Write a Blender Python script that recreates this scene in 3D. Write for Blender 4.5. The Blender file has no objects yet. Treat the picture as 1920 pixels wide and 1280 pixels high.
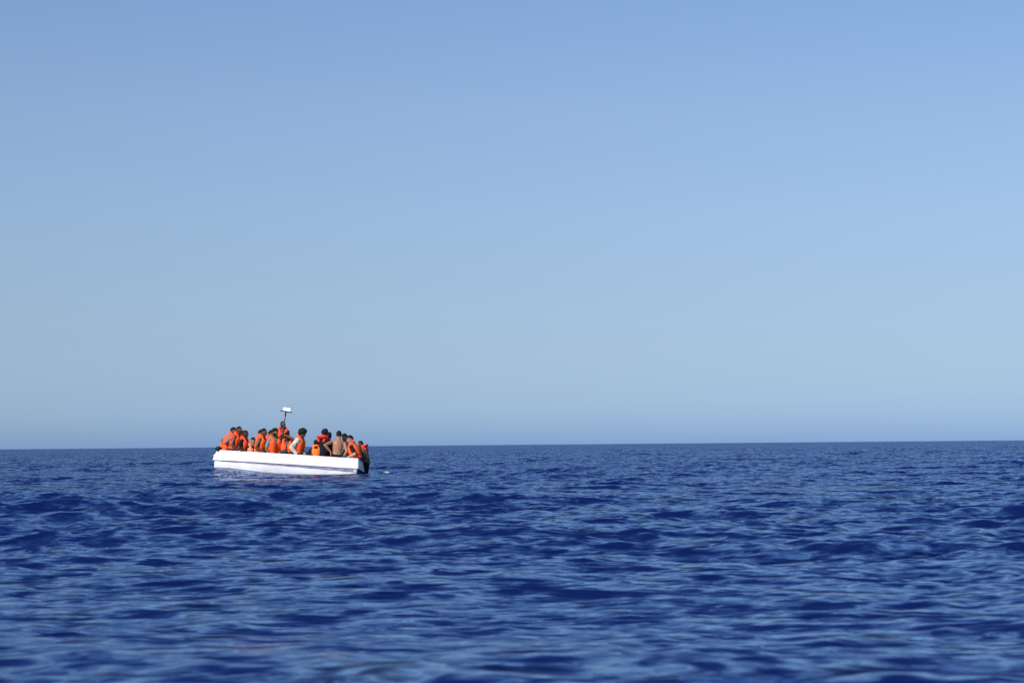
import bpy, bmesh, math, random
import numpy as np
from mathutils import Vector, Matrix, noise as mnoise

R = math.radians
scene = bpy.context.scene
COL = scene.collection

# ------------------------------------------------------------------ camera
F_PX = 3733.0                       # focal length in photograph pixels (1920 wide)
CAM_H = 0.92
cam_d = bpy.data.cameras.new('camera')
cam = bpy.data.objects.new('camera', cam_d)
COL.objects.link(cam)
cam_d.sensor_width = 36.0
cam_d.lens = F_PX / 1920.0 * 36.0
cam_d.clip_start = 0.1
cam_d.clip_end = 60000.0
PITCH = math.atan(193.5 / F_PX)
ROLL = -R(0.507)
CAM_M = (Matrix.Translation((0, 0, CAM_H)) @ Matrix.Rotation(R(90) + PITCH, 4, 'X') @ Matrix.Rotation(ROLL, 4, 'Z'))
cam.matrix_world = CAM_M
cam_d.dof.use_dof = True
cam_d.dof.focus_distance = 67.5
cam_d.dof.aperture_fstop = 4.8
scene.camera = cam

# ------------------------------------------------------------------ sky and sun
SUN_EL, SUN_AZ = R(38), R(235)      # azimuth of the sun measured from +X, counter-clockwise
sun_dir = Vector((math.cos(SUN_EL) * math.cos(SUN_AZ), math.cos(SUN_EL) * math.sin(SUN_AZ), math.sin(SUN_EL)))
world = bpy.data.worlds.new('World')
scene.world = world
world.use_nodes = True
wn = world.node_tree.nodes
wl = world.node_tree.links
wn.clear()
w_out = wn.new('ShaderNodeOutputWorld')
w_bg = wn.new('ShaderNodeBackground')
w_sky = wn.new('ShaderNodeTexSky')
w_sky.sky_type = 'NISHITA'
w_sky.sun_disc = False
w_sky.sun_elevation = SUN_EL
w_sky.sun_rotation = R(90) - SUN_AZ
w_sky.altitude = 0
w_sky.air_density = 1.0
w_sky.dust_density = 0.3
w_sky.ozone_density = 3.0
w_bg.inputs['Strength'].default_value = 0.087
# added sky tint: blue haze at the horizon, bluer overhead to darken the sea, the same all the way round
w_tc = wn.new('ShaderNodeTexCoord')
w_sep = wn.new('ShaderNodeSeparateXYZ')
w_ramp = wn.new('ShaderNodeValToRGB')
w_mul = wn.new('ShaderNodeVectorMath')
w_mul.operation = 'MULTIPLY'
w_scl = wn.new('ShaderNodeVectorMath')
w_scl.operation = 'SCALE'
w_scl.inputs['Scale'].default_value = 1.6
SKY_TINT = [(0.0, (0.385, 0.650, 1.46)), (0.0073, (0.447, 0.696, 1.397)), (0.0148, (0.507, 0.734, 1.347)),
        (0.0274, (0.574, 0.754, 1.234)), (0.0494, (0.681, 0.79, 1.114)), (0.0824, (0.826, 0.872, 1.087)),
        (0.1155, (0.96, 0.983, 1.136)), (0.1672, (1.108, 1.099, 1.218)), (0.217, (1.14, 1.16, 1.298)),
        (0.35, (0.92, 1.06, 1.34)), (1.0, (0.72, 0.92, 1.36))]
els = w_ramp.color_ramp.elements
while len(els) < len(SKY_TINT):
    els.new(0.5)
for e, (p_, c_) in zip(els, SKY_TINT):
    e.position = p_
    e.color = (*[x / 1.6 for x in c_], 1)
wl.new(w_tc.outputs['Generated'], w_sep.inputs[0])
wl.new(w_sep.outputs['Z'], w_ramp.inputs['Fac'])
wl.new(w_sky.outputs['Color'], w_mul.inputs[0])
wl.new(w_ramp.outputs['Color'], w_mul.inputs[1])
wl.new(w_mul.outputs['Vector'], w_scl.inputs[0])
wl.new(w_scl.outputs['Vector'], w_bg.inputs['Color'])
wl.new(w_bg.outputs['Background'], w_out.inputs['Surface'])
sun_l = bpy.data.lights.new('sun', 'SUN')
sun_l.energy = 4.8
sun_l.angle = R(0.53)
sun_l.color = (1.0, 0.94, 0.85)
sun = bpy.data.objects.new('sun', sun_l)
sun.rotation_euler = (-sun_dir).to_track_quat('-Z', 'Y').to_euler()
sun.location = (0, 0, 50)
COL.objects.link(sun)
vs = scene.view_settings
vs.view_transform = 'Standard'
vs.look = 'None'
vs.exposure = 0.0
vs.gamma = 1.0


# ------------------------------------------------------------------ small helpers
def mat(name, color, rough=0.6, spec=0.4, var=0.0, vscale=8.0, bump=0.0, bscale=60.0, color2=None):
    m = bpy.data.materials.new(name)
    m.use_nodes = True
    nt = m.node_tree
    b = nt.nodes['Principled BSDF']
    b.inputs['Roughness'].default_value = rough
    b.inputs['Specular IOR Level'].default_value = spec
    tc = nt.nodes.new('ShaderNodeTexCoord')
    n = nt.nodes.new('ShaderNodeTexNoise')
    n.inputs['Scale'].default_value = vscale
    n.inputs['Detail'].default_value = 4
    nt.links.new(tc.outputs['Object'], n.inputs['Vector'])
    ramp = nt.nodes.new('ShaderNodeValToRGB')
    c2 = color2 if color2 else tuple(c * (1 - var) for c in color)
    ramp.color_ramp.elements[0].position = 0.35
    ramp.color_ramp.elements[1].position = 0.62
    ramp.color_ramp.elements[0].color = (*c2, 1)
    ramp.color_ramp.elements[1].color = (*color, 1)
    nt.links.new(n.outputs['Fac'], ramp.inputs['Fac'])
    nt.links.new(ramp.outputs['Color'], b.inputs['Base Color'])
    if bump > 0:
        n2 = nt.nodes.new('ShaderNodeTexNoise')
        n2.inputs['Scale'].default_value = bscale
        n2.inputs['Detail'].default_value = 3
        nt.links.new(tc.outputs['Object'], n2.inputs['Vector'])
        bp = nt.nodes.new('ShaderNodeBump')
        bp.inputs['Strength'].default_value = bump
        bp.inputs['Distance'].default_value = 0.02
        nt.links.new(n2.outputs['Fac'], bp.inputs['Height'])
        nt.links.new(bp.outputs['Normal'], b.inputs['Normal'])
    return m


def tag(o, label, cat, group=None):
    o['label'] = label
    o['category'] = cat
    if group:
        o['group'] = group
    return o


def mesh_obj(name, me, material, parent=None, smooth=True):
    o = bpy.data.objects.new(name, me)
    COL.objects.link(o)
    if material and not me.materials:
        me.materials.append(material)
    if smooth:
        me.shade_smooth()
    if parent:
        o.parent = parent
    return o


def bm_obj(name, bm, material, parent=None, smooth=False):
    bmesh.ops.recalc_face_normals(bm, faces=bm.faces[:])
    me = bpy.data.meshes.new(name)
    bm.to_mesh(me)
    bm.free()
    return mesh_obj(name, me, material, parent, smooth)


# ------------------------------------------------------------------ the sea
def build_sea():
    rng = np.random.default_rng(11)
    # tessellation: finer close by, coarser far away and outside the view direction
    th = [math.radians(a) for a in np.linspace(-180, -24, 40)[:-1]]
    th += [math.radians(a) for a in np.arange(-24, -17, 0.5)]
    th += [math.radians(a) for a in np.arange(-17, 17, 0.068)]
    th += [math.radians(a) for a in np.arange(17, 24, 0.5)]
    th += [math.radians(a) for a in np.linspace(24, 180, 40)]
    th = np.array(th)
    r = [2.0]
    while r[-1] < 30000:
        d = r[-1]
        if d < 7:
            k = 0.012
        elif d < 500:
            k = 0.0040
        elif d < 2500:
            k = 0.009
        else:
            k = 0.05
        r.append(d * (1 + k))
    r = np.array(r)
    dr = np.gradient(r)
    nr, nt = len(r), len(th)
    rr, tt = np.meshgrid(r, th, indexing='ij')
    X = (rr * np.sin(tt)).ravel()
    Y = (rr * np.cos(tt)).ravel()
    S = np.repeat(dr, nt)                     # local spacing
    N = 190
    lam = 0.13 * (14.0 / 0.13) ** (np.arange(N) / (N - 1) + rng.uniform(-0.4, 0.4, N) / N)
    lam = np.clip(lam, 0.12, 14)
    wind = math.radians(-104)                 # direction the waves run to
    spread = np.where(lam > 5, 0.40, np.where(lam > 1.5, 0.55, 0.80))
    dirs = wind + rng.normal(0, 1, N) * spread
    kk = 2 * np.pi / lam
    slope = np.interp(np.log(lam), np.log([0.13, 0.4, 0.9, 2.0, 4.0, 8.0, 14.0]), [0.030, 0.030, 0.0185, 0.0105, 0.0082, 0.0085, 0.008])
    amp = slope / kk
    ph = rng.uniform(0, 2 * np.pi, N)
    Z = np.zeros_like(X)
    DX = np.zeros_like(X)
    DY = np.zeros_like(X)
    miss = np.full_like(X, 0.019)
    # slow patches of stronger and weaker chop
    gust = np.zeros_like(X)
    for i in range(14):
        a = rng.uniform(0, 2 * np.pi)
        l = rng.uniform(14, 90)
        gust += np.sin(2 * np.pi / l * (math.cos(a) * X + math.sin(a) * Y) + rng.uniform(0, 6.28))
    gust = np.clip(1.0 + 0.16 * gust, 0.4, 1.7)
    for i in range(N):
        cx, cy = math.cos(dirs[i]), math.sin(dirs[i])
        q = lam[i] / S
        w = np.clip((q - 2.6) / 3.0, 0, 1)
        w = w * w * (3 - 2 * w)
        g = gust if lam[i] < 5 else 1.0
        miss += 0.5 * slope[i] ** 2 * (1 - w * w)
        sel = w > 0.001
        if not sel.any():
            continue
        xs, ys = X[sel], Y[sel]
        p = kk[i] * (cx * xs + cy * ys) + ph[i]
        s, c = np.sin(p), np.cos(p)
        A = amp[i] * w[sel] * (g[sel] if lam[i] < 5 else 1.0)
        Z[sel] += A * s
        DX[sel] += 1.15 * A * cx * c
        DY[sel] += 1.15 * A * cy * c
    # the swell that lifts the far end of the boat
    Z += 0.32 * np.exp(-((X + 10.0) / 1.7) ** 2 - ((Y - 66.6) / 2.4) ** 2)
    Z -= 0.05 * np.exp(-((X + 5.4) / 1.5) ** 2 - ((Y - 66.6) / 2.4) ** 2)
    co = np.stack([X + DX, Y + DY, Z - rr.ravel() ** 2 * 0.0], axis=1).astype(np.float32)
    idx = np.arange(nr * nt).reshape(nr, nt)
    a, b, c, d = idx[:-1, :-1].ravel(), idx[:-1, 1:].ravel(), idx[1:, 1:].ravel(), idx[1:, :-1].ravel()
    quads = np.stack([a, d, c, b], axis=1)
    me = bpy.data.meshes.new('sea')
    me.vertices.add(len(co))
    me.vertices.foreach_set('co', co.ravel())
    nq = len(quads)
    me.loops.add(nq * 4)
    me.loops.foreach_set('vertex_index', quads.ravel().astype(np.int32))
    me.polygons.add(nq)
    me.polygons.foreach_set('loop_start', np.arange(0, nq * 4, 4, dtype=np.int32))
    me.update(calc_edges=True)
    at = me.attributes.new('ripple', 'FLOAT', 'POINT')
    at.data.foreach_set('value', np.sqrt(miss).astype(np.float32))
    if me.polygons[0].normal.z < 0:
        me.flip_normals()
    m = bpy.data.materials.new('sea_water')
    m.use_nodes = True
    nt_ = m.node_tree
    nd, lk = nt_.nodes, nt_.links
    nd.remove(nd['Principled BSDF'])
    out = nd['Material Output']
    deep = nd.new('ShaderNodeBsdfDiffuse')            # light scattered back up out of deep water
    deep.inputs['Color'].default_value = (0.0028, 0.0098, 0.070, 1)
    surf = nd.new('ShaderNodeBsdfGlossy')
    surf.inputs['Color'].default_value = (0.54, 0.70, 0.95, 1)
    surf.inputs['Roughness'].default_value = 0.10
    fres = nd.new('ShaderNodeFresnel')
    fres.inputs['IOR'].default_value = 1.31
    mixs = nd.new('ShaderNodeMixShader')
    lk.new(fres.outputs['Fac'], mixs.inputs['Fac'])
    lk.new(deep.outputs['BSDF'], mixs.inputs[1])
    lk.new(surf.outputs['BSDF'], mixs.inputs[2])
    lk.new(mixs.outputs['Shader'], out.inputs['Surface'])
    geo = nd.new('ShaderNodeNewGeometry')
    atn = nd.new('ShaderNodeAttribute')
    atn.attribute_name = 'ripple'
    total = None
    for sc, dist, det, gain in (((0.22, 0.45, 1), 0.3, 2.0, 11.0), ((1.6, 2.2, 1), 0.4, 2.0, 8.0), ((5, 8, 4), 0.6, 3.0, 6.5)):
        mp = nd.new('ShaderNodeMapping')
        mp.inputs['Scale'].default_value = sc
        mp.inputs['Rotation'].default_value = (0, 0, R(10))
        lk.new(geo.outputs['Position'], mp.inputs['Vector'])
        nz = nd.new('ShaderNodeTexNoise')
        nz.inputs['Scale'].default_value = 1.0
        nz.inputs['Detail'].default_value = det
        nz.inputs['Distortion'].default_value = dist
        lk.new(mp.outputs['Vector'], nz.inputs['Vector'])
        sb = nd.new('ShaderNodeVectorMath')
        sb.operation = 'SUBTRACT'
        sb.inputs[1].default_value = (0.5, 0.5, 0.5)
        lk.new(nz.outputs['Color'], sb.inputs[0])
        ml = nd.new('ShaderNodeVectorMath')
        ml.operation = 'MULTIPLY'
        ml.inputs[1].default_value = (gain, gain, 0)
        lk.new(sb.outputs['Vector'], ml.inputs[0])
        scl = nd.new('ShaderNodeVectorMath')
        scl.operation = 'SCALE'
        lk.new(ml.outputs['Vector'], scl.inputs[0])
        if sc[0] < 1:                         # broad patches only where the chop is too far off to be meshed
            fa = nd.new('ShaderNodeMath')
            fa.operation = 'SUBTRACT'
            fa.use_clamp = True
            fa.inputs[1].default_value = 0.16
            lk.new(atn.outputs['Fac'], fa.inputs[0])
            lk.new(fa.outputs[0], scl.inputs['Scale'])
        else:
            lk.new(atn.outputs['Fac'], scl.inputs['Scale'])
        if total is None:
            total = scl
        else:
            ad = nd.new('ShaderNodeVectorMath')
            ad.operation = 'ADD'
            lk.new(total.outputs['Vector'], ad.inputs[0])
            lk.new(scl.outputs['Vector'], ad.inputs[1])
            total = ad
    ad = nd.new('ShaderNodeVectorMath')
    ad.operation = 'ADD'
    lk.new(geo.outputs['Normal'], ad.inputs[0])
    lk.new(total.outputs['Vector'], ad.inputs[1])
    nm = nd.new('ShaderNodeVectorMath')
    nm.operation = 'NORMALIZE'
    lk.new(ad.outputs['Vector'], nm.inputs[0])
    for n_ in (surf, fres, deep):
        lk.new(nm.outputs['Vector'], n_.inputs['Normal'])
    o = mesh_obj('sea', me, m)
    o['kind'] = 'structure'
    o['label'] = 'deep blue choppy sea reaching to the horizon'
    return o


sea = build_sea()


# ------------------------------------------------------------------ from photograph pixels to the place
def at(px, py, y):
    """point of the world seen at photograph pixel (px, py), on the upright plane at distance y"""
    d = CAM_M.to_3x3() @ Vector(((px - 960) / F_PX, -(py - 640) / F_PX, -1.0))
    o = CAM_M.translation
    return o + d * ((y - o.y) / d.y)


# ------------------------------------------------------------------ the boat
BY = 68.0                                   # distance of the boat
BL, BG = 5.53, 0.62
BS = 0.915                                  # the boat's drawing units to metres                         # gunwale length, gunwale height above the boat's own waterline
B_ROT = Matrix.Rotation(R(-6.0), 4, 'Z') @ Matrix.Rotation(R(4.0), 4, 'Y') @ Matrix.Rotation(R(-7.0), 4, 'X')
_mid = at(535.3, 850.4, BY - 0.86)
BOAT_M = Matrix.Translation(_mid - B_ROT @ Vector((0, -0.92 * BS, BG * BS))) @ B_ROT @ Matrix.Scale(BS, 4)
BOAT_I = BOAT_M.inverted()

M_WHITE = mat('white_gelcoat', (0.80, 0.80, 0.81), 0.38, 0.5, 0.10, 3.0, 0.05, 25, color2=(0.71, 0.71, 0.72))
M_RIM = mat('white_rim', (0.79, 0.79, 0.80), 0.45, 0.4, 0.12, 5.0, 0.05, 30)
M_STRIPE = mat('faded_stripe', (0.17, 0.16, 0.27), 0.6, 0.3, 0.3, 5.0, color2=(0.29, 0.28, 0.38))
M_DECK = mat('deck_grey', (0.45, 0.45, 0.44), 0.7, 0.3, 0.3, 6.0)
M_WOOD = mat('thwart_wood', (0.28, 0.19, 0.11), 0.7, 0.3, 0.4, 5.0)


def hull_loop():
    """outline of the gunwale seen from above, counter-clockwise, as (point, outward normal)"""
    hl, b, bb = BL / 2, 0.95, 0.78
    corners = [(-hl, -bb, 0.20), (-hl + 1.5, -b, 0.9), (hl, -0.93, 0.07), (hl, 0.93, 0.07), (-hl + 1.5, b, 0.9), (-hl, bb, 0.20)]
    pts = []
    n = len(corners)
    for i in range(n):
        p = Vector(corners[i][:2])
        a = Vector(corners[i - 1][:2])
        c = Vector(corners[(i + 1) % n][:2])
        d0, d1 = (p - a).normalized(), (c - p).normalized()
        rad = corners[i][2]
        ang = d0.angle(d1)
        tlen = rad * math.tan(ang / 2)
        cen = p - d0 * tlen + Vector((-d0.y, d0.x)) * rad
        st = p - d0 * tlen - cen
        for k in range(5):
            q = Matrix.Rotation(ang * k / 4, 2) @ st
            pts.append((cen + q, q.normalized()))
    # subdivide the long straight runs
    out = []
    for i, (p, nn) in enumerate(pts):
        q, n2 = pts[(i + 1) % len(pts)]
        out.append((p, nn))
        L = (q - p).length
        if L > 0.4:
            k = int(L / 0.25)
            for j in range(1, k):
                t = j / k
                out.append((p.lerp(q, t), (nn.lerp(n2, t)).normalized()))
    return out


LOOP = hull_loop()


def sweep(bm, prof, closed=True):
    """prof(nx, ny) -> list of (offset, z); swept round the outline"""
    rows = []
    for p, n in LOOP:
        rows.append([bm.verts.new((p.x + n.x * o, p.y + n.y * o, z)) for o, z in prof(n.x, n.y, p.x)])
    m = len(rows)
    k = len(rows[0])
    for i in range(m):
        a, b = rows[i], rows[(i + 1) % m]
        for j in range(k if closed else k - 1):
            bm.faces.new((a[j], b[j], b[(j + 1) % k], a[(j + 1) % k]))
    return rows


def wobble(x):
    return 0.006 * math.sin(2.1 * x + 0.6) + 0.004 * math.sin(5.3 * x)


def build_boat():
    root = bpy.data.objects.new('boat', None)
    COL.objects.link(root)
    root.matrix_world = BOAT_M @ Matrix.Scale(1 / BS, 4)
    tag(root, 'open white fibreglass boat crowded with people, low in the water', 'boat')
    g = BG

    def hull_prof(nx, ny, x):
        e = nx * nx
        def off(side, right, left):
            return side * (1 - e) + (right if nx > 0 else left) * e
        return [(off(-.03, -.09, -.05), g - .33), (off(-.035, -.10, -.055), g - .45), (off(-.055, -.16, -.06), g - .56),
                (off(-.095, -.25, -.07), g - .74), (off(-.20, -.38, -.14), g - .88), (off(-.42, -.65, -.4), g - .98)]
    bm = bmesh.new()
    rows = sweep(bm, hull_prof, closed=False)
    bm.faces.new([r_[-1] for r_ in rows])
    bm_obj('hull', bm, M_WHITE, root, smooth=True)

    def gun_prof(nx, ny, x):
        e = nx * nx
        s = 0.03 * (1 - e) + (0.05 if nx > 0 else 0.17) * e
        w = wobble(x) * (1 - e)
        zb = g - (.25 if nx > 0 else .25 * (1 - e) + .17 * e)
        return [(-.27, g - .012), (-.20, g + .004), (-s - .02, g + w * .3), (-s - .005, g - .006 + w * .3), (-s + .002, g - .02), (-.004 + w, zb),
                (w, g - .262), (-.012 + w, g - .272), (-.02, g - .305), (-.28, g - .305)]
    bm = bmesh.new()
    sweep(bm, gun_prof)
    bm_obj('gunwale', bm, M_WHITE, root, smooth=False)

    def rim_prof(nx, ny, x):
        w = wobble(x) * (1 - nx * nx)
        return [(-.06, g - .285), (.004 + w, g - .286), (.012 + w, g - .296), (.012 + w, g - .375), (.004 + w, g - .385), (-.07, g - .387)]
    bm = bmesh.new()
    sweep(bm, rim_prof)
    bm_obj('rubbing_strake', bm, M_RIM, root, smooth=False)

    # faded band painted under the strake, wider towards the stern, one on either side
    for sgn in (-1, 1):
        bm = bmesh.new()
        prev = None
        n = 60
        for i in range(n + 1):
            x = -BL / 2 + 0.35 + (BL - 0.55) * i / n
            t = i / n
            hgt = 0.050 + 0.095 * t ** 1.3 + 0.006 * math.sin(9 * x)
            bx = 0.95 - 0.02 * (x + BL / 2 - 1.5) / (BL - 1.5) if x > -BL / 2 + 1.5 else 0.95 - 0.17 * (-BL / 2 + 1.5 - x) / 1.5
            vv = []
            for z, o in ((g - .37, -.028), (g - .45, -.0295), (g - .37 - hgt, None)):
                if o is None:
                    zz = max(z, g - .56)
                    if zz > g - .45:
                        o = -.0295
                    else:
                        o = -.029 - .022 * ((g - .45) - zz) / .11
                    z = zz if zz < g - .45 else z
                vv.append(bm.verts.new((x, sgn * (bx + o + .001), z)))
            if prev:
                if hgt > 0.085:
                    bm.faces.new((prev[0], prev[1], vv[1], vv[0]))
                    bm.faces.new((prev[1], prev[2], vv[2], vv[1]))
                else:
                    bm.faces.new((prev[0], prev[2], vv[2], vv[0]))
            prev = vv
        loose = [v for v in bm.verts if not v.link_faces]
        bmesh.ops.delete(bm, geom=loose, context='VERTS')
        bm_obj('painted_stripe', bm, M_STRIPE, root)

    # inside: liner walls, floor, thwarts
    bm = bmesh.new()
    sweep(bm, lambda nx, ny, x: [(-.272, g - .30), (-.262, g - .30), (-.27, .13), (-.285, .13)])
    bm_obj('inner_liner', bm, M_DECK, root)
    bm = bmesh.new()
    top = [bm.verts.new((p.x - n.x * .26, p.y - n.y * .26, .16)) for p, n in LOOP]
    bot = [bm.verts.new((p.x - n.x * .26, p.y - n.y * .26, .12)) for p, n in LOOP]
    bm.faces.new(top)
    bm.faces.new(bot[::-1])
    for i in range(len(top)):
        j = (i + 1) % len(top)
        bm.faces.new((top[i], bot[i], bot[j], top[j]))
    bm_obj('floor', bm, M_DECK, root)
    for x in (-1.6, -0.35, 0.95):
        bm = bmesh.new()
        bmesh.ops.create_cube(bm, size=1, matrix=Matrix.Translation((x, 0, g - .16)) @ Matrix.Diagonal((.26, 1.34, .04, 1)))
        bmesh.ops.bevel(bm, geom=bm.edges[:], offset=.008, segments=2, affect='EDGES')
        bm_obj('thwart', bm, M_WOOD, root)
    for sgn in (-1, 1):                       # side benches
        bm = bmesh.new()
        bmesh.ops.create_cube(bm, size=1, matrix=Matrix.Translation((.25, sgn * .52, g - .075)) @ Matrix.Diagonal((4.2, .30, .035, 1)))
        bmesh.ops.bevel(bm, geom=bm.edges[:], offset=.008, segments=2, affect='EDGES')
        bm_obj('side_bench', bm, M_WOOD, root)
    # dark blue face laid over the raked end below the strake
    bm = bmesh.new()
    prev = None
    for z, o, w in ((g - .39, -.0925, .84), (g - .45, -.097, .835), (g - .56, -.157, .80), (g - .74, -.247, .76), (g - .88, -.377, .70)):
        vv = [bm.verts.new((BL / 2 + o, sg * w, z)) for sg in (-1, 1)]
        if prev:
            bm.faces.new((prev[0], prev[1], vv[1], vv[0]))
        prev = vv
    bm_obj('navy_end', bm, mat('navy_blue', (0.02, 0.025, 0.10), 0.45, 0.4, 0.3, 6.0), root)
    for ch in root.children:
        ch.data.transform(Matrix.Scale(BS, 4))
    return root


boat = build_boat()


# ------------------------------------------------------------------ people
BAKE = []            # objects whose round shapes are merged into one continuous skin at the end


def merged(name, bm, material, parent, voxel, smooth=4, dec=None):
    me = bpy.data.meshes.new(name)
    bm.to_mesh(me)
    bm.free()
    o = mesh_obj(name, me, material, parent, False)
    m = o.modifiers.new('skin', 'REMESH')
    m.mode = 'VOXEL'
    m.voxel_size = voxel
    if smooth:
        q = o.modifiers.new('soft', 'SMOOTH')
        q.factor = 0.5
        q.iterations = smooth
    if dec:
        q = o.modifiers.new('lighten', 'DECIMATE')
        q.ratio = dec
    BAKE.append(o)
    return o


def bake_all():
    bpy.context.view_layer.update()
    dg = bpy.context.evaluated_depsgraph_get()
    new = []
    for o in BAKE:
        me = bpy.data.meshes.new_from_object(o.evaluated_get(dg))
        new.append(me)
    for o, me in zip(BAKE, new):
        old = o.data
        nm_ = old.name
        mats = list(old.materials)
        o.modifiers.clear()
        o.data = me
        if not me.materials:
            for m in mats:
                me.materials.append(m)
        me.shade_smooth()
        bpy.data.meshes.remove(old)
        me.name = nm_


def ball(bm, c, r, basis=None, seg=14):
    """ellipsoid: c centre, r radii, basis 3x3"""
    m = Matrix.Translation(c) @ (basis.to_4x4() if basis else Matrix()) @ Matrix.Diagonal((r[0], r[1], r[2], 1))
    bmesh.ops.create_uvsphere(bm, u_segments=seg, v_segments=max(6, seg // 2 + 1), radius=1, matrix=m)


def cone(bm, a, b, ra, rb, seg=12):
    """tapered limb with round ends"""
    d = b - a
    if d.length < 1e-5:
        return
    z = d.normalized()
    x = z.orthogonal().normalized()
    y = z.cross(x)
    rows = []
    for t, rr, off in ((-1, ra, 0), (0, ra, 0), (1, rb, 0), (2, rb, 0)):
        pass
    ring = []
    prof = [(-ra * .95, ra * .3), (-ra * .7, ra * .71), (0, ra), (d.length * .5, (ra + rb) / 2), (d.length, rb), (d.length + rb * .7, rb * .71), (d.length + rb * .95, rb * .3)]
    for h, rr in prof:
        ring.append([bm.verts.new(a + z * h + (x * math.cos(2 * math.pi * k / seg) + y * math.sin(2 * math.pi * k / seg)) * rr) for k in range(seg)])
    for i in range(len(ring) - 1):
        for k in range(seg):
            bm.faces.new((ring[i][k], ring[i][(k + 1) % seg], ring[i + 1][(k + 1) % seg], ring[i + 1][k]))
    bm.faces.new(ring[0][::-1])
    bm.faces.new(ring[-1])


def chain(bm, pts, rads, seg=12):
    for i in range(len(pts) - 1):
        cone(bm, pts[i], pts[i + 1], rads[i], rads[i + 1], seg)


def ik(s, t, l1, l2, pole):
    d = t - s
    L = d.length
    mx = (l1 + l2) * 0.995
    if L > mx:
        t = s + d * (mx / L)
        d = t - s
        L = mx
    L = max(L, abs(l1 - l2) + 0.03)
    z = d.normalized()
    a = (l1 * l1 - l2 * l2 + L * L) / (2 * L)
    h = math.sqrt(max(0, l1 * l1 - a * a))
    p = pole - z * pole.dot(z)
    p = p.normalized() if p.length > 1e-4 else z.orthogonal().normalized()
    return s + z * a + p * h, t


# torso cross-sections: height along spine, half width, half depth
RINGS = [(-.10, .09, .075), (-.06, .150, .115), (0.02, .168, .122), (.10, .156, .112), (.19, .143, .103), (.30, .158, .116), (.40, .172, .118),
         (.47, .165, .105), (.515, .130, .085), (.545, .078, .068), (.60, .056, .058), (.65, .056, .058)]


def ring_at(t):
    for (t0, a0, b0), (t1, a1, b1) in zip(RINGS, RINGS[1:]):
        if t <= t1:
            k = (t - t0) / (t1 - t0)
            return a0 + (a1 - a0) * k, b0 + (b1 - b0) * k
    return RINGS[-1][1:]


_mats = {}


def cmat(kind, col):
    key = (kind, col)
    if key not in _mats:
        nm_ = '%s_%d' % (kind, len(_mats))
        if kind == 'skin':
            m = mat(nm_, col, 0.48, 0.35, 0.14, 14)
            m.node_tree.nodes['Principled BSDF'].inputs['Subsurface Weight'].default_value = 0.0
        elif kind == 'vest':
            m = mat(nm_, col, 0.62, 0.3, 0.10, 9, 0.25, 18)
        elif kind == 'hair':
            m = mat(nm_, col, 0.75, 0.25, 0.3, 60, 0.6, 120)
        else:
            m = mat(nm_, col, 0.85, 0.15, 0.25, 11, 0.4, 26)
        _mats[key] = m
    return _mats[key]


VEST = (0.95, 0.120, 0.016)
VEST_DEEP = (0.92, 0.085, 0.016)
VEST_RED = (0.80, 0.045, 0.016)
VEST_PALE = (0.88, 0.27, 0.13)
VEST_AMBER = (0.93, 0.19, 0.02)
BLACK = (0.012, 0.012, 0.016)
HAIR = (0.010, 0.008, 0.008)
DARK, BROWN, TAN, LIGHT = (0.075, 0.036, 0.022), (0.17, 0.078, 0.042), (0.36, 0.175, 0.095), (0.45, 0.25, 0.16)
M_EYEW = mat('eye_white', (0.7, 0.68, 0.64), 0.2, 0.5)
M_LIPS = mat('lips', (0.16, 0.06, 0.045), 0.5, 0.4)
M_BELT = mat('webbing_black', (0.02, 0.02, 0.025), 0.7, 0.2)
M_PATCH = mat('reflective_patch', (0.78, 0.78, 0.80), 0.25, 0.6)
M_PRINT = mat('cream_print', (0.62, 0.57, 0.47), 0.85, 0.15, 0.0, 16.0, 0.3, 26, color2=(0.05, 0.045, 0.04))
M_PRINT.node_tree.nodes['Color Ramp'].color_ramp.elements[0].position = 0.36
M_PRINT.node_tree.nodes['Color Ramp'].color_ramp.elements[1].position = 0.40


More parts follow.
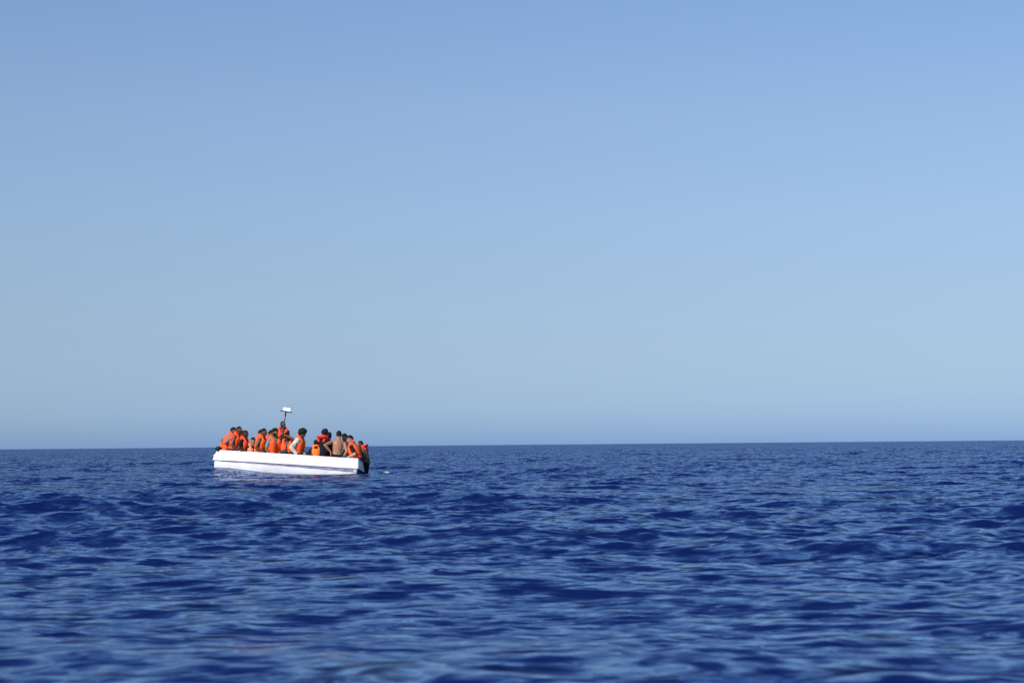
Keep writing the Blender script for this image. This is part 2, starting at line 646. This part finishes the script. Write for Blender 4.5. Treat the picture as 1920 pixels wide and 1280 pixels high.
def person(label, head, v, a, lean=5, hunch=10, side=0, yaw=0, nod=0, s=1.0, skin=BROWN, hair='short', beard=False,
           vest=None, vtype='full', patch=False, shirt=None, sleeve='short', shirt_mat=None, pants=(0.02, 0.025, 0.04), plen='long',
           rh=None, lh=None, rpole=None, lpole=None, stand=False, feet=None, hat=None, loose=1.0):
    root = bpy.data.objects.new('person', None)
    COL.objects.link(root)
    tag(root, label, 'person', 'people aboard the white boat')
    hc = at(head[0], head[1], BY + v)
    F = Vector((math.cos(R(a)), math.sin(R(a)), 0))
    Z = Vector((0, 0, 1))
    Rt = F.cross(Z)

    # spine frames
    steps = 66
    pos = Vector((0, 0, 0))
    frames = []
    for i in range(steps + 1):
        t = i / 100
        th = R(lean + hunch * min(1, max(0, t / .55)))
        u = (Z * math.cos(th) + F * math.sin(th))
        sd = R(side)
        u = (u * math.cos(sd) + Rt * math.sin(sd)).normalized()
        f = (F - u * F.dot(u)).normalized()
        frames.append((pos.copy(), f.cross(u), f, u))
        pos = pos + u * 0.01
    def fr(t):
        return frames[max(0, min(steps, int(round(t * 100))))]
    p_end, r_e, f_e, u_e = fr(.59)
    # head basis: yaw (to own left) and nod (down) from the facing direction
    hf = Matrix.Rotation(R(yaw), 3, Z) @ F
    hr = hf.cross(Z)
    hb = Matrix.Rotation(-R(nod), 3, hr)
    hf, hu = hb @ hf, hb @ Z
    hu = (hu * .85 + u_e * .15).normalized()
    hr = hf.cross(hu).normalized()
    hf = hu.cross(hr)
    HB = Matrix((hr, hf, hu)).transposed()
    hoff = (p_end + hu * .108 + hf * .018) * s
    P0 = hc - hoff                                   # pelvis in the world

    root.location = P0 - Z * 0.1 * s
    org = root.location.copy()

    def T(t, x=0.0, y=0.0):
        if t < 0:
            p, r_, f, u = frames[0]
            p = p + u * t
        else:
            p, r_, f, u = fr(t)
        return (P0 - org) + (p + r_ * x + f * y) * s

    def loft(bm, rings, grow=0.0, n=20):
        rows = []
        for t, rx, ry in rings:
            rows.append([bm.verts.new(T(t, (rx + grow) * math.sin(2 * math.pi * k / n), (ry + grow) * math.cos(2 * math.pi * k / n))) for k in range(n)])
        for i in range(len(rows) - 1):
            for k in range(n):
                bm.faces.new((rows[i][k], rows[i][(k + 1) % n], rows[i + 1][(k + 1) % n], rows[i + 1][k]))
        bm.faces.new(rows[0][::-1])
        bm.faces.new(rows[-1])

    def loc(w):
        return w - org

    # arms
    arms = []
    for sg, tgt, pole in ((1, rh, rpole), (-1, lh, lpole)):
        S = T(.465, sg * .186, 0)
        if tgt is None:
            W = T(.10, sg * .20, .26)
        else:
            W = loc(at(tgt[0], tgt[1], BY + v + (tgt[2] if len(tgt) > 2 else 0)))
        pl = Vector(pole) if pole else (Rt * sg * .5 - F * .5 - Z * .4)
        E, W = ik(S, W, .29 * s, .26 * s, pl)
        arms.append((sg, S, E, W))
    # legs
    legs = []
    for sg in (1, -1):
        H = T(-.02, sg * .085, 0)
        if feet:
            fx = feet[0 if sg > 0 else 1]
            A = loc(at(fx[0], fx[1], BY + v + fx[2]))
            pl = F
        else:
            hb_ = BOAT_I @ (H + org)
            fd = (BOAT_I.to_3x3() @ F)
            fwd = 0.04 if stand else 0.34
            q = Vector((hb_.x + fd.x * fwd + (BOAT_I.to_3x3() @ Rt).x * sg * .03, hb_.y + fd.y * fwd + (BOAT_I.to_3x3() @ Rt).y * sg * .03, .235))
            q.y = max(-.56, min(.56, q.y))
            q.x = max(-BL / 2 + .42, min(BL / 2 - .42, q.x))
            A = loc(BOAT_M @ q)
            pl = F * .8 + Z * .6 + Rt * sg * .15
            if not stand and abs(hb_.y) > .5:
                pl = pl + (B_ROT.to_3x3() @ Vector((0, -1 if hb_.y > 0 else 1, 0))) * .9
        K, A = ik(H, A, .42 * s, .41 * s, pl)
        legs.append((sg, H, K, A))

    # ---- body: one continuous surface
    bm = bmesh.new()
    loft(bm, RINGS)
    hcl = loc(hc)

    def hp(x, y, z):
        return hcl + (hr * x + hf * y + hu * z) * s * 1.07

    def skull(x, y, z):
        """unit sphere point to head surface"""
        X, Y, W_ = x * .074, y * .094, z * .114
        if z < 0:
            X *= 1 - .22 * (-z) ** 1.5
            if y < 0:
                Y *= 1 - .45 * (-z)
            else:
                Y *= 1 - .06 * (-z)
            Y += .014 * (-z)
        return X, Y, W_
    sb = bmesh.new()
    bmesh.ops.create_uvsphere(sb, u_segments=24, v_segments=16, radius=1)
    vm = {}
    for q in sb.verts:
        vm[q.index] = bm.verts.new(hp(*skull(*q.co)))
    sb.faces.ensure_lookup_table()
    for q in sb.faces:
        bm.faces.new([vm[w.index] for w in q.verts])
    sb.free()
    ball(bm, hp(0, .096, -.012), (.014 * s, .018 * s, .026 * s), HB, 10)          # nose
    ball(bm, hp(0, .104, -.024), (.017 * s, .013 * s, .012 * s), HB, 10)
    ball(bm, hp(0, .080, .034), (.052 * s, .018 * s, .012 * s), HB, 10)           # brow
    ball(bm, hp(0, .076, -.095), (.026 * s, .018 * s, .018 * s), HB, 10)          # chin
    for sg in (1, -1):
        ball(bm, hp(sg * .077, -.004, -.004), (.012 * s, .022 * s, .033 * s), HB, 10)
    for sg, S, E, W in arms:
        cone(bm, T(.455, sg * .12), S, .062 * s, .056 * s)
        chain(bm, [S, S.lerp(E, .35), E, E.lerp(W, .3), W], [.058 * s, .054 * s, .043 * s, .044 * s, .029 * s])
        d = (W - E).normalized()
        nrm = Z if abs(d.z) < .8 else -F
        across = d.cross(nrm).normalized()
        nrm = across.cross(d)
        droop = (d * .75 - nrm * .45 - Z * .25).normalized()
        k = s
        for j, ln in ((-1.5, .068), (-.5, .076), (.5, .072), (1.5, .056)):
            kn = W + droop * .085 * k + across * j * .022 * k
            cone(bm, W + across * j * .012 * k, kn, .016 * k, .013 * k, 8)
            bend = (droop * .8 - Z * .5 - nrm * .2).normalized()
            tip = kn + bend * ln * .55 * k + across * j * .003
            tip2 = tip + (bend * .5 - Z * .7).normalized() * ln * .5 * k
            chain(bm, [kn, tip, tip2], [.0105 * k, .0095 * k, .008 * k], 8)
        th0 = W + across * sg * -.022 * k + droop * .02 * k
        th1 = th0 + (across * sg * -.7 + droop * .7).normalized() * .045 * k
        chain(bm, [th0, th1, th1 + (droop - Z * .3).normalized() * .034 * k], [.014 * k, .012 * k, .010 * k], 8)
    for sg, H, K, A in legs:
        chain(bm, [H, H.lerp(K, .4), K, K.lerp(A, .3), A], [.088 * s, .078 * s, .056 * s, .056 * s, .036 * s])
        fd = (F - Z * .12).normalized() if not feet else (Z * -.75 + F * .65).normalized()
        chain(bm, [A - F * .03 * s - Z * .025 * s, A + fd * .10 * s - Z * .035 * s, A + fd * .19 * s - Z * .04 * s], [.036 * s, .034 * s, .024 * s], 10)
    merged('body', bm, cmat('skin', skin), root, .0115, 2, .55)

    # ---- eyes and mouth
    for sg in (1, -1):
        bm = bmesh.new()
        ball(bm, hp(sg * .030, .083, .012), (.0135 * s, .010 * s, .008 * s), HB, 10)
        e = bm_obj('eye', bm, M_EYEW, root, True)
        bm = bmesh.new()
        ball(bm, hp(sg * .030, .0915, .012), (.0065 * s, .0035 * s, .0065 * s), HB, 8)
        bm_obj('pupil', bm, M_BELT, e, True)
        bm = bmesh.new()
        cone(bm, hp(sg * .013, .099, .031), hp(sg * .046, .088, .033), .005 * s, .004 * s, 6)
        bm_obj('eyebrow', bm, cmat('hair', HAIR), root, True)
    bm = bmesh.new()
    ball(bm, hp(0, .0985, -.058), (.024 * s, .010 * s, .010 * s), HB, 10)
    bm_obj('mouth', bm, M_LIPS, root, True)

    # ---- hair, beard, headwear
    def cap(name, material, grow, cut0, cut1, noise_amp=0.0, nscale=20, top=1.0, back=0.0):
        bm = bmesh.new()
        bmesh.ops.create_uvsphere(bm, u_segments=36, v_segments=26, radius=1)
        seed = Vector((hc.x * 3.1, v * 7.7, a * .01))
        for q in bm.verts:
            x, y, z = q.co
            X, Y, W_ = skull(x, y, z)
            if W_ > cut0 + cut1 * Y:
                g_ = grow + noise_amp * mnoise.noise(Vector((x, y, z)) * nscale * .25 + seed) + noise_amp * .7 * mnoise.noise(Vector((x, y, z)) * nscale + seed)
                g_ *= top if z > .3 else 1
                k_ = min(1, (W_ - cut0 - cut1 * Y) / .035)
                g_ = g_ * (.25 + .75 * k_)
                X, Y, W_ = X * (1 + g_ / .085), Y * (1 + g_ / .095), W_ * (1 + g_ / .114)
            else:
                X, Y, W_ = X * .90, Y * .90, W_ * .93
            if y < 0:
                Y -= back * (-y)
            q.co = hp(X, Y, W_)
        return bm_obj(name, bm, material, root, True)
    if hat:
        cap(hat[0], cmat('cloth', hat[1]), .013, .028, .12, .002, 8)
    elif hair == 'shaved':
        cap('hair', cmat('hair', HAIR), .004, .028, .75, .001, 20)
    elif hair == 'short':
        cap('hair', cmat('hair', HAIR), .010, .022, .66, .008, 14)
    elif hair == 'thick':
        cap('hair', cmat('hair', HAIR), .024, .020, .52, .014, 10, 1.15)
    elif hair == 'afro':
        cap('hair', cmat('hair', HAIR), .046, -.015, .62, .042, 12, 1.1)
    elif hair == 'long':
        cap('hair', cmat('hair', HAIR), .020, -.02, .95, .010, 9, 1.1, .02)
        bm = bmesh.new()
        ball(bm, hp(0, -.085, -.07), (.075 * s, .055 * s, .10 * s), HB, 18)
        ball(bm, hp(0, -.105, -.15), (.085 * s, .05 * s, .09 * s), HB, 18)
        merged('hair_tail', bm, cmat('hair', HAIR), root, .014, 2)
    if beard:
        bm = bmesh.new()
        bmesh.ops.create_uvsphere(bm, u_segments=28, v_segments=20, radius=1)
        for q in bm.verts:
            x, y, z = q.co
            X, Y, W_ = skull(x, y, z)
            side_ = abs(X) > .045 and W_ < .0 and Y > -.01
            jaw = W_ < -.068 and Y > -.02
            k = 1.12 if (side_ or jaw) else .88
            q.co = hp(X * k, Y * k, W_ * (1.05 if jaw else .95))
        bm_obj('beard', bm, cmat('hair', HAIR), root, True)

    # ---- clothes
    if shirt or shirt_mat:
        bm = bmesh.new()
        loft(bm, [q for q in RINGS if q[0] < .53] + [(.548, .074, .068)], .013)
        for sg, S, E, W in arms:
            if sleeve != 'none':
                cone(bm, T(.455, sg * .12), S, .074 * s, .070 * s)
            if sleeve == 'short':
                chain(bm, [S, S.lerp(E, .72)], [.069 * s, .062 * s])
            elif sleeve == 'long':
                chain(bm, [S, E, E.lerp(W, .92)], [.069 * s * loose, .055 * s * loose, .042 * s * loose])
        merged('shirt', bm, shirt_mat or cmat('cloth', shirt), root, .014, 3)
    bm = bmesh.new()
    loft(bm, [(-.115, .09, .075)] + [q for q in RINGS if q[0] < .12], .012)
    for sg, H, K, A in legs:
        if plen == 'short':
            chain(bm, [H, H.lerp(K, .8)], [.103 * s, .088 * s])
        else:
            chain(bm, [H, K, K.lerp(A, .9)], [.102 * s, .074 * s, .056 * s])
    merged('trousers' if plen != 'short' else 'shorts', bm, cmat('cloth', pants), root, .016, 3)

    # ---- life vest
    if vest:
        bm = bmesh.new()

        def pad(a0, a1, t0, t1, din, dout, na=9, nt=9, taper=0.0):
            inn, out = [], []
            for i in range(nt):
                ti = i / (nt - 1)
                t = t0 + (t1 - t0) * ti
                rx, ry = ring_at(min(t, .46))
                ri, ro = [], []
                for j in range(na):
                    tj = j / (na - 1)
                    sh = taper * max(0, ti - .5) * 2
                    al = R(a0 + (a1 - a0) * (tj * (1 - sh) + (sh if a0 < 0 else 0) * 0))
                    puff = (max(0, math.sin(math.pi * (tj * .86 + .07))) * max(0, math.sin(math.pi * (ti * .86 + .07)))) ** .35
                    o_ = din + (dout - din) * puff
                    ri.append(bm.verts.new(T(t, (rx + din) * math.sin(al), (ry + din) * math.cos(al))))
                    ro.append(bm.verts.new(T(t, (rx + o_) * math.sin(al), (ry + o_) * math.cos(al))))
                inn.append(ri)
                out.append(ro)
            for i in range(nt - 1):
                for j in range(na - 1):
                    bm.faces.new((out[i][j], out[i][j + 1], out[i + 1][j + 1], out[i + 1][j]))
                    bm.faces.new((inn[i][j], inn[i + 1][j], inn[i + 1][j + 1], inn[i][j + 1]))
                bm.faces.new((inn[i][0], out[i][0], out[i + 1][0], inn[i + 1][0]))
                bm.faces.new((inn[i][-1], inn[i + 1][-1], out[i + 1][-1], out[i][-1]))
            for j in range(na - 1):
                bm.faces.new((inn[0][j], inn[0][j + 1], out[0][j + 1], out[0][j]))
                bm.faces.new((inn[-1][j], out[-1][j], out[-1][j + 1], inn[-1][j + 1]))
        if vtype == 'full':
            for sg in (1, -1):
                pad(sg * 5, sg * 68, .05, .46, .008, .105)
                pad(sg * 60, sg * 125, .05, .30, .008, .062)
            pad(118, 242, .05, .46, .008, .078, 15)
        else:
            for sg in (1, -1):
                pad(sg * 6, sg * 50, .20, .46, .010, .085)
        for sg in (1, -1):          # over the shoulders
            chain(bm, [T(.44, sg * .105, .135), T(.52, sg * .115, .07), T(.545, sg * .115, 0), T(.525, sg * .11, -.07), T(.43, sg * .10, -.12)],
                  [.044 * s, .042 * s, .040 * s, .042 * s, .040 * s], 10)
        col = []
        for k in range(9):          # collar behind the neck
            al = R(75 + 210 * k / 8)
            col.append(T(.555 + .035 * math.sin(math.pi * k / 8), .118 * math.sin(al), .100 * math.cos(al)))
        chain(bm, col, [.036 * s] + [.048 * s] * 7 + [.036 * s], 10)
        if vtype != 'full':
            _, r_, f_, u_ = fr(.54)
            ball(bm, T(.545, 0, -.14), (.17 * s, .11 * s, .058 * s), Matrix((r_, f_, u_)).transposed(), 18)
        vo = merged('life_vest', bm, cmat('vest', vest), root, .013, 2, .7)
        if vtype == 'full':
            bm = bmesh.new()
            n = 32
            rows = []
            for t, g_ in ((.165, .100), (.165, .110), (.200, .110), (.200, .100)):
                rx, ry = ring_at(t)
                rr_ = []
                for k in range(n):
                    al = 2 * math.pi * k / n
                    sd_ = abs(math.sin(al))
                    ex = g_ - .036 * sd_ ** 3 - (.026 if math.cos(al) < -.4 else 0)
                    rr_.append(bm.verts.new(T(t, (rx + ex) * math.sin(al), (ry + ex) * math.cos(al))))
                rows.append(rr_)
            for i in range(4):
                for k in range(n):
                    bm.faces.new((rows[i][k], rows[i][(k + 1) % n], rows[(i + 1) % 4][(k + 1) % n], rows[(i + 1) % 4][k]))
            bm_obj('belt', bm, cmat('cloth', tuple(c * .55 for c in vest)), vo)
            if patch:
                bm = bmesh.new()
                c_ = T(.36, -.10, .205)
                _, r_, f_, u_ = fr(.40)
                mm = Matrix.Translation(c_) @ Matrix((r_, f_, u_)).transposed().to_4x4() @ Matrix.Diagonal((.06 * s, .012 * s, .045 * s, 1))
                bmesh.ops.create_cube(bm, size=1, matrix=mm)
                bmesh.ops.bevel(bm, geom=bm.edges[:], offset=.003, segments=1, affect='EDGES')
                bm_obj('reflective_patch', bm, M_PATCH, vo)
    return root


person('person sitting low at the left end of the boat, orange vest, face hidden', (419.8, 828), -0.20, 105, lean=2, hunch=10, s=.95, skin=DARK, hair='short',
       vest=VEST, shirt=(.03, .03, .04), rh=(424, 842, .1), lh=(414, 842, .1))
person('man in orange vest over mauve checked shirt, leaning forward behind a bare-armed man', (437.5, 807.5), -0.20, 8, lean=10, hunch=26, yaw=-5, skin=BROWN, hair='short',
       vest=VEST, shirt=(.27, .19, .27), sleeve='short', pants=(.05, .07, .12), rh=(431, 841, -.22), lh=(440, 842, .2))
person('bare-armed man with shaved head and open orange vest, tallest at the left end', (448, 806), -0.40, -8, lean=10, hunch=16, nod=6, s=1.04, skin=BROWN, hair='shaved',
       vest=VEST_DEEP, shirt=BLACK, sleeve='none', pants=(.10, .11, .11), rh=(446, 842.5, -.18), lh=(452, 842, .1), rpole=(-.9, -.5, -.2))
person('person in dark clothes mostly hidden between two men in orange vests at left', (453.5, 815), 0.35, 5, lean=10, skin=DARK, hair='thick', shirt=BLACK, sleeve='long')
person('man with dark red patterned headscarf, orange vest and black short sleeves', (460, 813.5), -0.42, -16, lean=2, hunch=12, skin=DARK, hat=('headscarf', (.05, .015, .018)),
       vest=VEST_DEEP, shirt=BLACK, pants=(.02, .02, .025), rh=(461, 844, -.2), lh=(471, 844, .0), rpole=(-.5, -.5, -.5))
person('small person in dark beanie and pale orange vest, head just above the gunwale', (474.5, 826), -0.55, -66, lean=2, hunch=12, s=.95, yaw=4, skin=TAN, hat=('beanie', (.012, .022, .020)),
       vest=VEST_PALE, patch=True, shirt=BLACK, sleeve='long', rh=(468, 846, -.1), lh=(481, 847, -.1))
person('person in orange vest behind the man with short black hair, only the collar showing', (489.5, 812), 0.10, 8, lean=4, hunch=14, skin=BROWN, hair='short',
       vest=VEST, shirt=(.12, .05, .05))
person('man with short black hair and orange vest looking right, brown bare arm bent forward', (494.5, 810.5), -0.48, -10, lean=8, hunch=14, nod=4, s=1.08, skin=BROWN, hair='short',
       vest=VEST, shirt=BLACK, sleeve='none', pants=(.03, .03, .04), rh=(493, 845.5, -.2), lh=(501, 846, .05), rpole=(-.8, -.4, -.4))
person('person in orange vest behind the bearded man, vest showing left of his head', (508.5, 813), 0.10, 5, lean=6, hunch=16, skin=BROWN, hair='short', vest=VEST_DEEP, shirt=(.10, .04, .04))
person('bearded man in orange vest over grey t-shirt, one arm straight down to the gunwale', (515.5, 811), -0.48, -42, lean=2, hunch=10, yaw=12, nod=4, s=1.12, skin=BROWN, hair='thick', beard=True,
       vest=VEST, shirt=(.27, .28, .33), pants=(.05, .055, .075), rh=(506.5, 850.5, -.28), lh=(524, 848, -.1), rpole=(-.5, .4, -.2))
person('man standing at the back behind the tall pole, orange vest with white patch', (530.3, 796), 0.25, -70, lean=0, hunch=6, yaw=25, s=1.02, skin=DARK, hair='shaved', beard=True,
       vest=VEST_DEEP, patch=True, shirt=(.35, .03, .03), pants=(.03, .03, .05), stand=True, rh=(527.8, 822, -.27), lh=(528.6, 815, -.27))
person('person shading the eyes with a raised forearm, orange vest, facing the viewer', (537.8, 818), -0.42, -84, lean=2, hunch=10, yaw=-6, nod=2, s=1.02, skin=BROWN, hair='thick', beard=True,
       vest=VEST, shirt=(.10, .11, .16), sleeve='none', rh=(532, 848, -.12), lh=(535.5, 815.4, -.17), lpole=(1, -.1, -.45))
person('person with big curly black hair, orange vest and cream black-printed sleeves', (567, 812.5), -0.48, -14, lean=6, hunch=16, nod=16, s=1.08, skin=BROWN, hair='afro',
       vest=VEST, shirt_mat=M_PRINT, sleeve='long', loose=1.35, pants=(.10, .11, .13), rh=(556, 851, -.2), lh=(571, 851, .0), rpole=(-1, -.1, -.2))
person('small person seen from behind with black hair and yellowish orange vest, low in the boat', (592.5, 831), -0.45, 100, lean=4, hunch=10, s=.88, skin=DARK, hair='thick',
       vest=VEST_AMBER, shirt=(.03, .02, .02), sleeve='long', lh=(588.5, 855, -.2), rh=(598, 850, .2))
person('black-clad person with a puffy red collar behind the neck, back half turned', (609.5, 812.5), -0.38, 55, lean=6, hunch=12, s=1.14, skin=DARK, hair='thick',
       vest=VEST_RED, vtype='collar', shirt=(.008, .009, .016), sleeve='long', pants=BLACK, lh=(611, 846, .3), rh=(613, 850, .0), loose=1.2)
person('dark-haired person in navy top, head just right of the black-clad one', (616.8, 818), 0.10, 80, lean=2, hunch=8, s=1.04, skin=DARK, hair='thick',
       shirt=(.02, .025, .055), sleeve='long', pants=BLACK)
person('shirtless man seen from behind in black shorts, hand on hip', (635.5, 815), -0.50, 98, lean=0, hunch=10, side=7, yaw=-12, s=1.12, skin=TAN, hair='short',
       pants=BLACK, plen='short', lh=(619.5, 846, -.22), rh=(641, 860, -.10), lpole=(-1, -.8, -.1), rpole=(.5, -.3, 0))
person('person with curly black hair and pale blue shirt beside the shirtless man', (646, 821), -0.15, -100, lean=4, hunch=14, yaw=-10, nod=6, s=1.06, skin=TAN, hair='thick',
       shirt=(.42, .54, .72), sleeve='short', pants=(.03, .03, .05))
person('young man looking back at the viewer, orange vest, black t-shirt, hand gripping the gunwale', (656.5, 824.5), -0.48, 172, lean=14, hunch=14, yaw=66, s=1.08, skin=LIGHT, hair='thick',
       vest=VEST, shirt=BLACK, pants=(.045, .06, .11), lh=(651.5, 857.5, -.32), rh=(648, 850, .2), lpole=(.9, -.3, -.1))
person('person with red collar hanging at the right end of the boat, legs in the water', (676.5, 832.5), 0.05, 165, lean=4, hunch=26, nod=12, s=.92, skin=BROWN, hair='short',
       vest=VEST_RED, vtype='collar', shirt=(.16, .12, .075), sleeve='long', pants=(.012, .012, .016), feet=((688.5, 922, -.12), (691, 924, .12)), rh=(676, 858, .15), lh=(680, 862, -.1))
bake_all()


# ------------------------------------------------------------------ pole, bag, flotsam
def build_pole():
    y = BY + 0.0
    top, low = at(536.2, 771.5, y), at(528.2, 821.5, y)
    d = (top - low).normalized()
    base_b = BOAT_I @ low
    k = (0.165 - base_b.z) / (BOAT_I.to_3x3() @ d).z
    base = low + d * k
    root = bpy.data.objects.new('pole', None)
    COL.objects.link(root)
    root.location = base
    tag(root, 'tall black pole topped by a white panel, in front of the standing man', 'pole')
    L = (top - base).length
    up = d
    side = (Vector((1, 0, -.075)) - up * Vector((1, 0, -.075)).dot(up)).normalized()
    dep = up.cross(side)
    mblack = mat('pole_black', (0.012, 0.014, 0.02), 0.45, 0.4)
    mgrey = mat('pole_grey', (0.045, 0.055, 0.07), 0.45, 0.4)
    mring = mat('pole_ring', (0.55, 0.55, 0.56), 0.4, 0.5)
    mpanel = mat('white_panel', (0.80, 0.79, 0.82), 0.5, 0.4, 0.08, 10)
    bm = bmesh.new()
    cone(bm, up * 0.0, up * (L - .20), .019, .021, 14)
    bm_obj('shaft', bm, mgrey, root, True)
    bm = bmesh.new()
    cone(bm, up * (L - .185), up * (L - .01), .023, .026, 14)
    bm_obj('sleeve', bm, mblack, root, True)
    bm = bmesh.new()
    cone(bm, up * (L - .205), up * (L - .198), .025, .025, 14)
    bm_obj('ring', bm, mring, root, True)

    def slab(name, m, x0, x1, x2, x3, z0, z1, th, lean_=0.0):
        bm = bmesh.new()
        vs_ = []
        for sg in (-1, 1):
            for x, z in ((x0, z0), (x1, z0), (x3, z1), (x2, z1)):
                vs_.append(bm.verts.new(up * (L + z) + side * x + dep * (sg * th + lean_ * (z - z0))))
        for f in ((0, 1, 2, 3), (7, 6, 5, 4), (0, 4, 5, 1), (1, 5, 6, 2), (2, 6, 7, 3), (3, 7, 4, 0)):
            bm.faces.new([vs_[i] for i in f])
        bmesh.ops.bevel(bm, geom=bm.edges[:], offset=.006, segments=2, affect='EDGES')
        bm_obj(name, bm, m, root)
    slab('crossbar', mblack, -.20, .205, -.20, .205, -.012, .022, .05)
    slab('panel', mpanel, -.125, .165, -.105, .135, .024, .142, .045, .5)


build_pole()


def build_bag():
    o = at(408.5, 842.0, BY - 0.40)
    root = bpy.data.objects.new('bag', None)
    COL.objects.link(root)
    root.location = o
    tag(root, 'small black bag hung over the left end of the gunwale', 'bag')
    m = mat('bag_black', (0.010, 0.010, 0.013), 0.7, 0.3, 0.3, 20, 0.4, 30)
    bm = bmesh.new()
    ball(bm, Vector((0, 0, .02)), (.10, .08, .055), None, 18)
    ball(bm, Vector((.09, .02, .03)), (.07, .07, .05), None, 16)
    ball(bm, Vector((.02, -.09, -.01)), (.05, .05, .075), None, 16)
    b = merged('pouch', bm, m, root, .012, 3)
    bm = bmesh.new()
    chain(bm, [Vector((-.07, .0, .06)), Vector((-.02, .03, .10)), Vector((.05, .03, .10)), Vector((.10, 0, .06))], [.009] * 4, 8)
    bm_obj('strap', bm, m, root, True)


BAKE.clear()
build_bag()


def build_bottle():
    o = at(726.5, 885.0, BY - 1.5)
    root = bpy.data.objects.new('bottle', None)
    COL.objects.link(root)
    root.location = (o.x, o.y, o.z - .015)
    root.scale = (.62, .62, .62)
    root.rotation_euler = (0, R(8), R(12))
    tag(root, 'small white plastic container floating right of the boat', 'container')
    m = mat('white_plastic', (0.60, 0.56, 0.56), 0.45, 0.4, 0.3, 12)
    bm = bmesh.new()
    chain(bm, [Vector((-.10, 0, .01)), Vector((.05, 0, .01)), Vector((.085, 0, .01))], [.052, .052, .03], 16)
    bm_obj('container_body', bm, m, root, True)
    bm = bmesh.new()
    chain(bm, [Vector((.105, 0, .01)), Vector((.125, 0, .01))], [.020, .020], 12)
    bm_obj('cap', bm, mat('blue_cap', (.05, .08, .25), .4), root, True)


build_bottle()
bake_all()
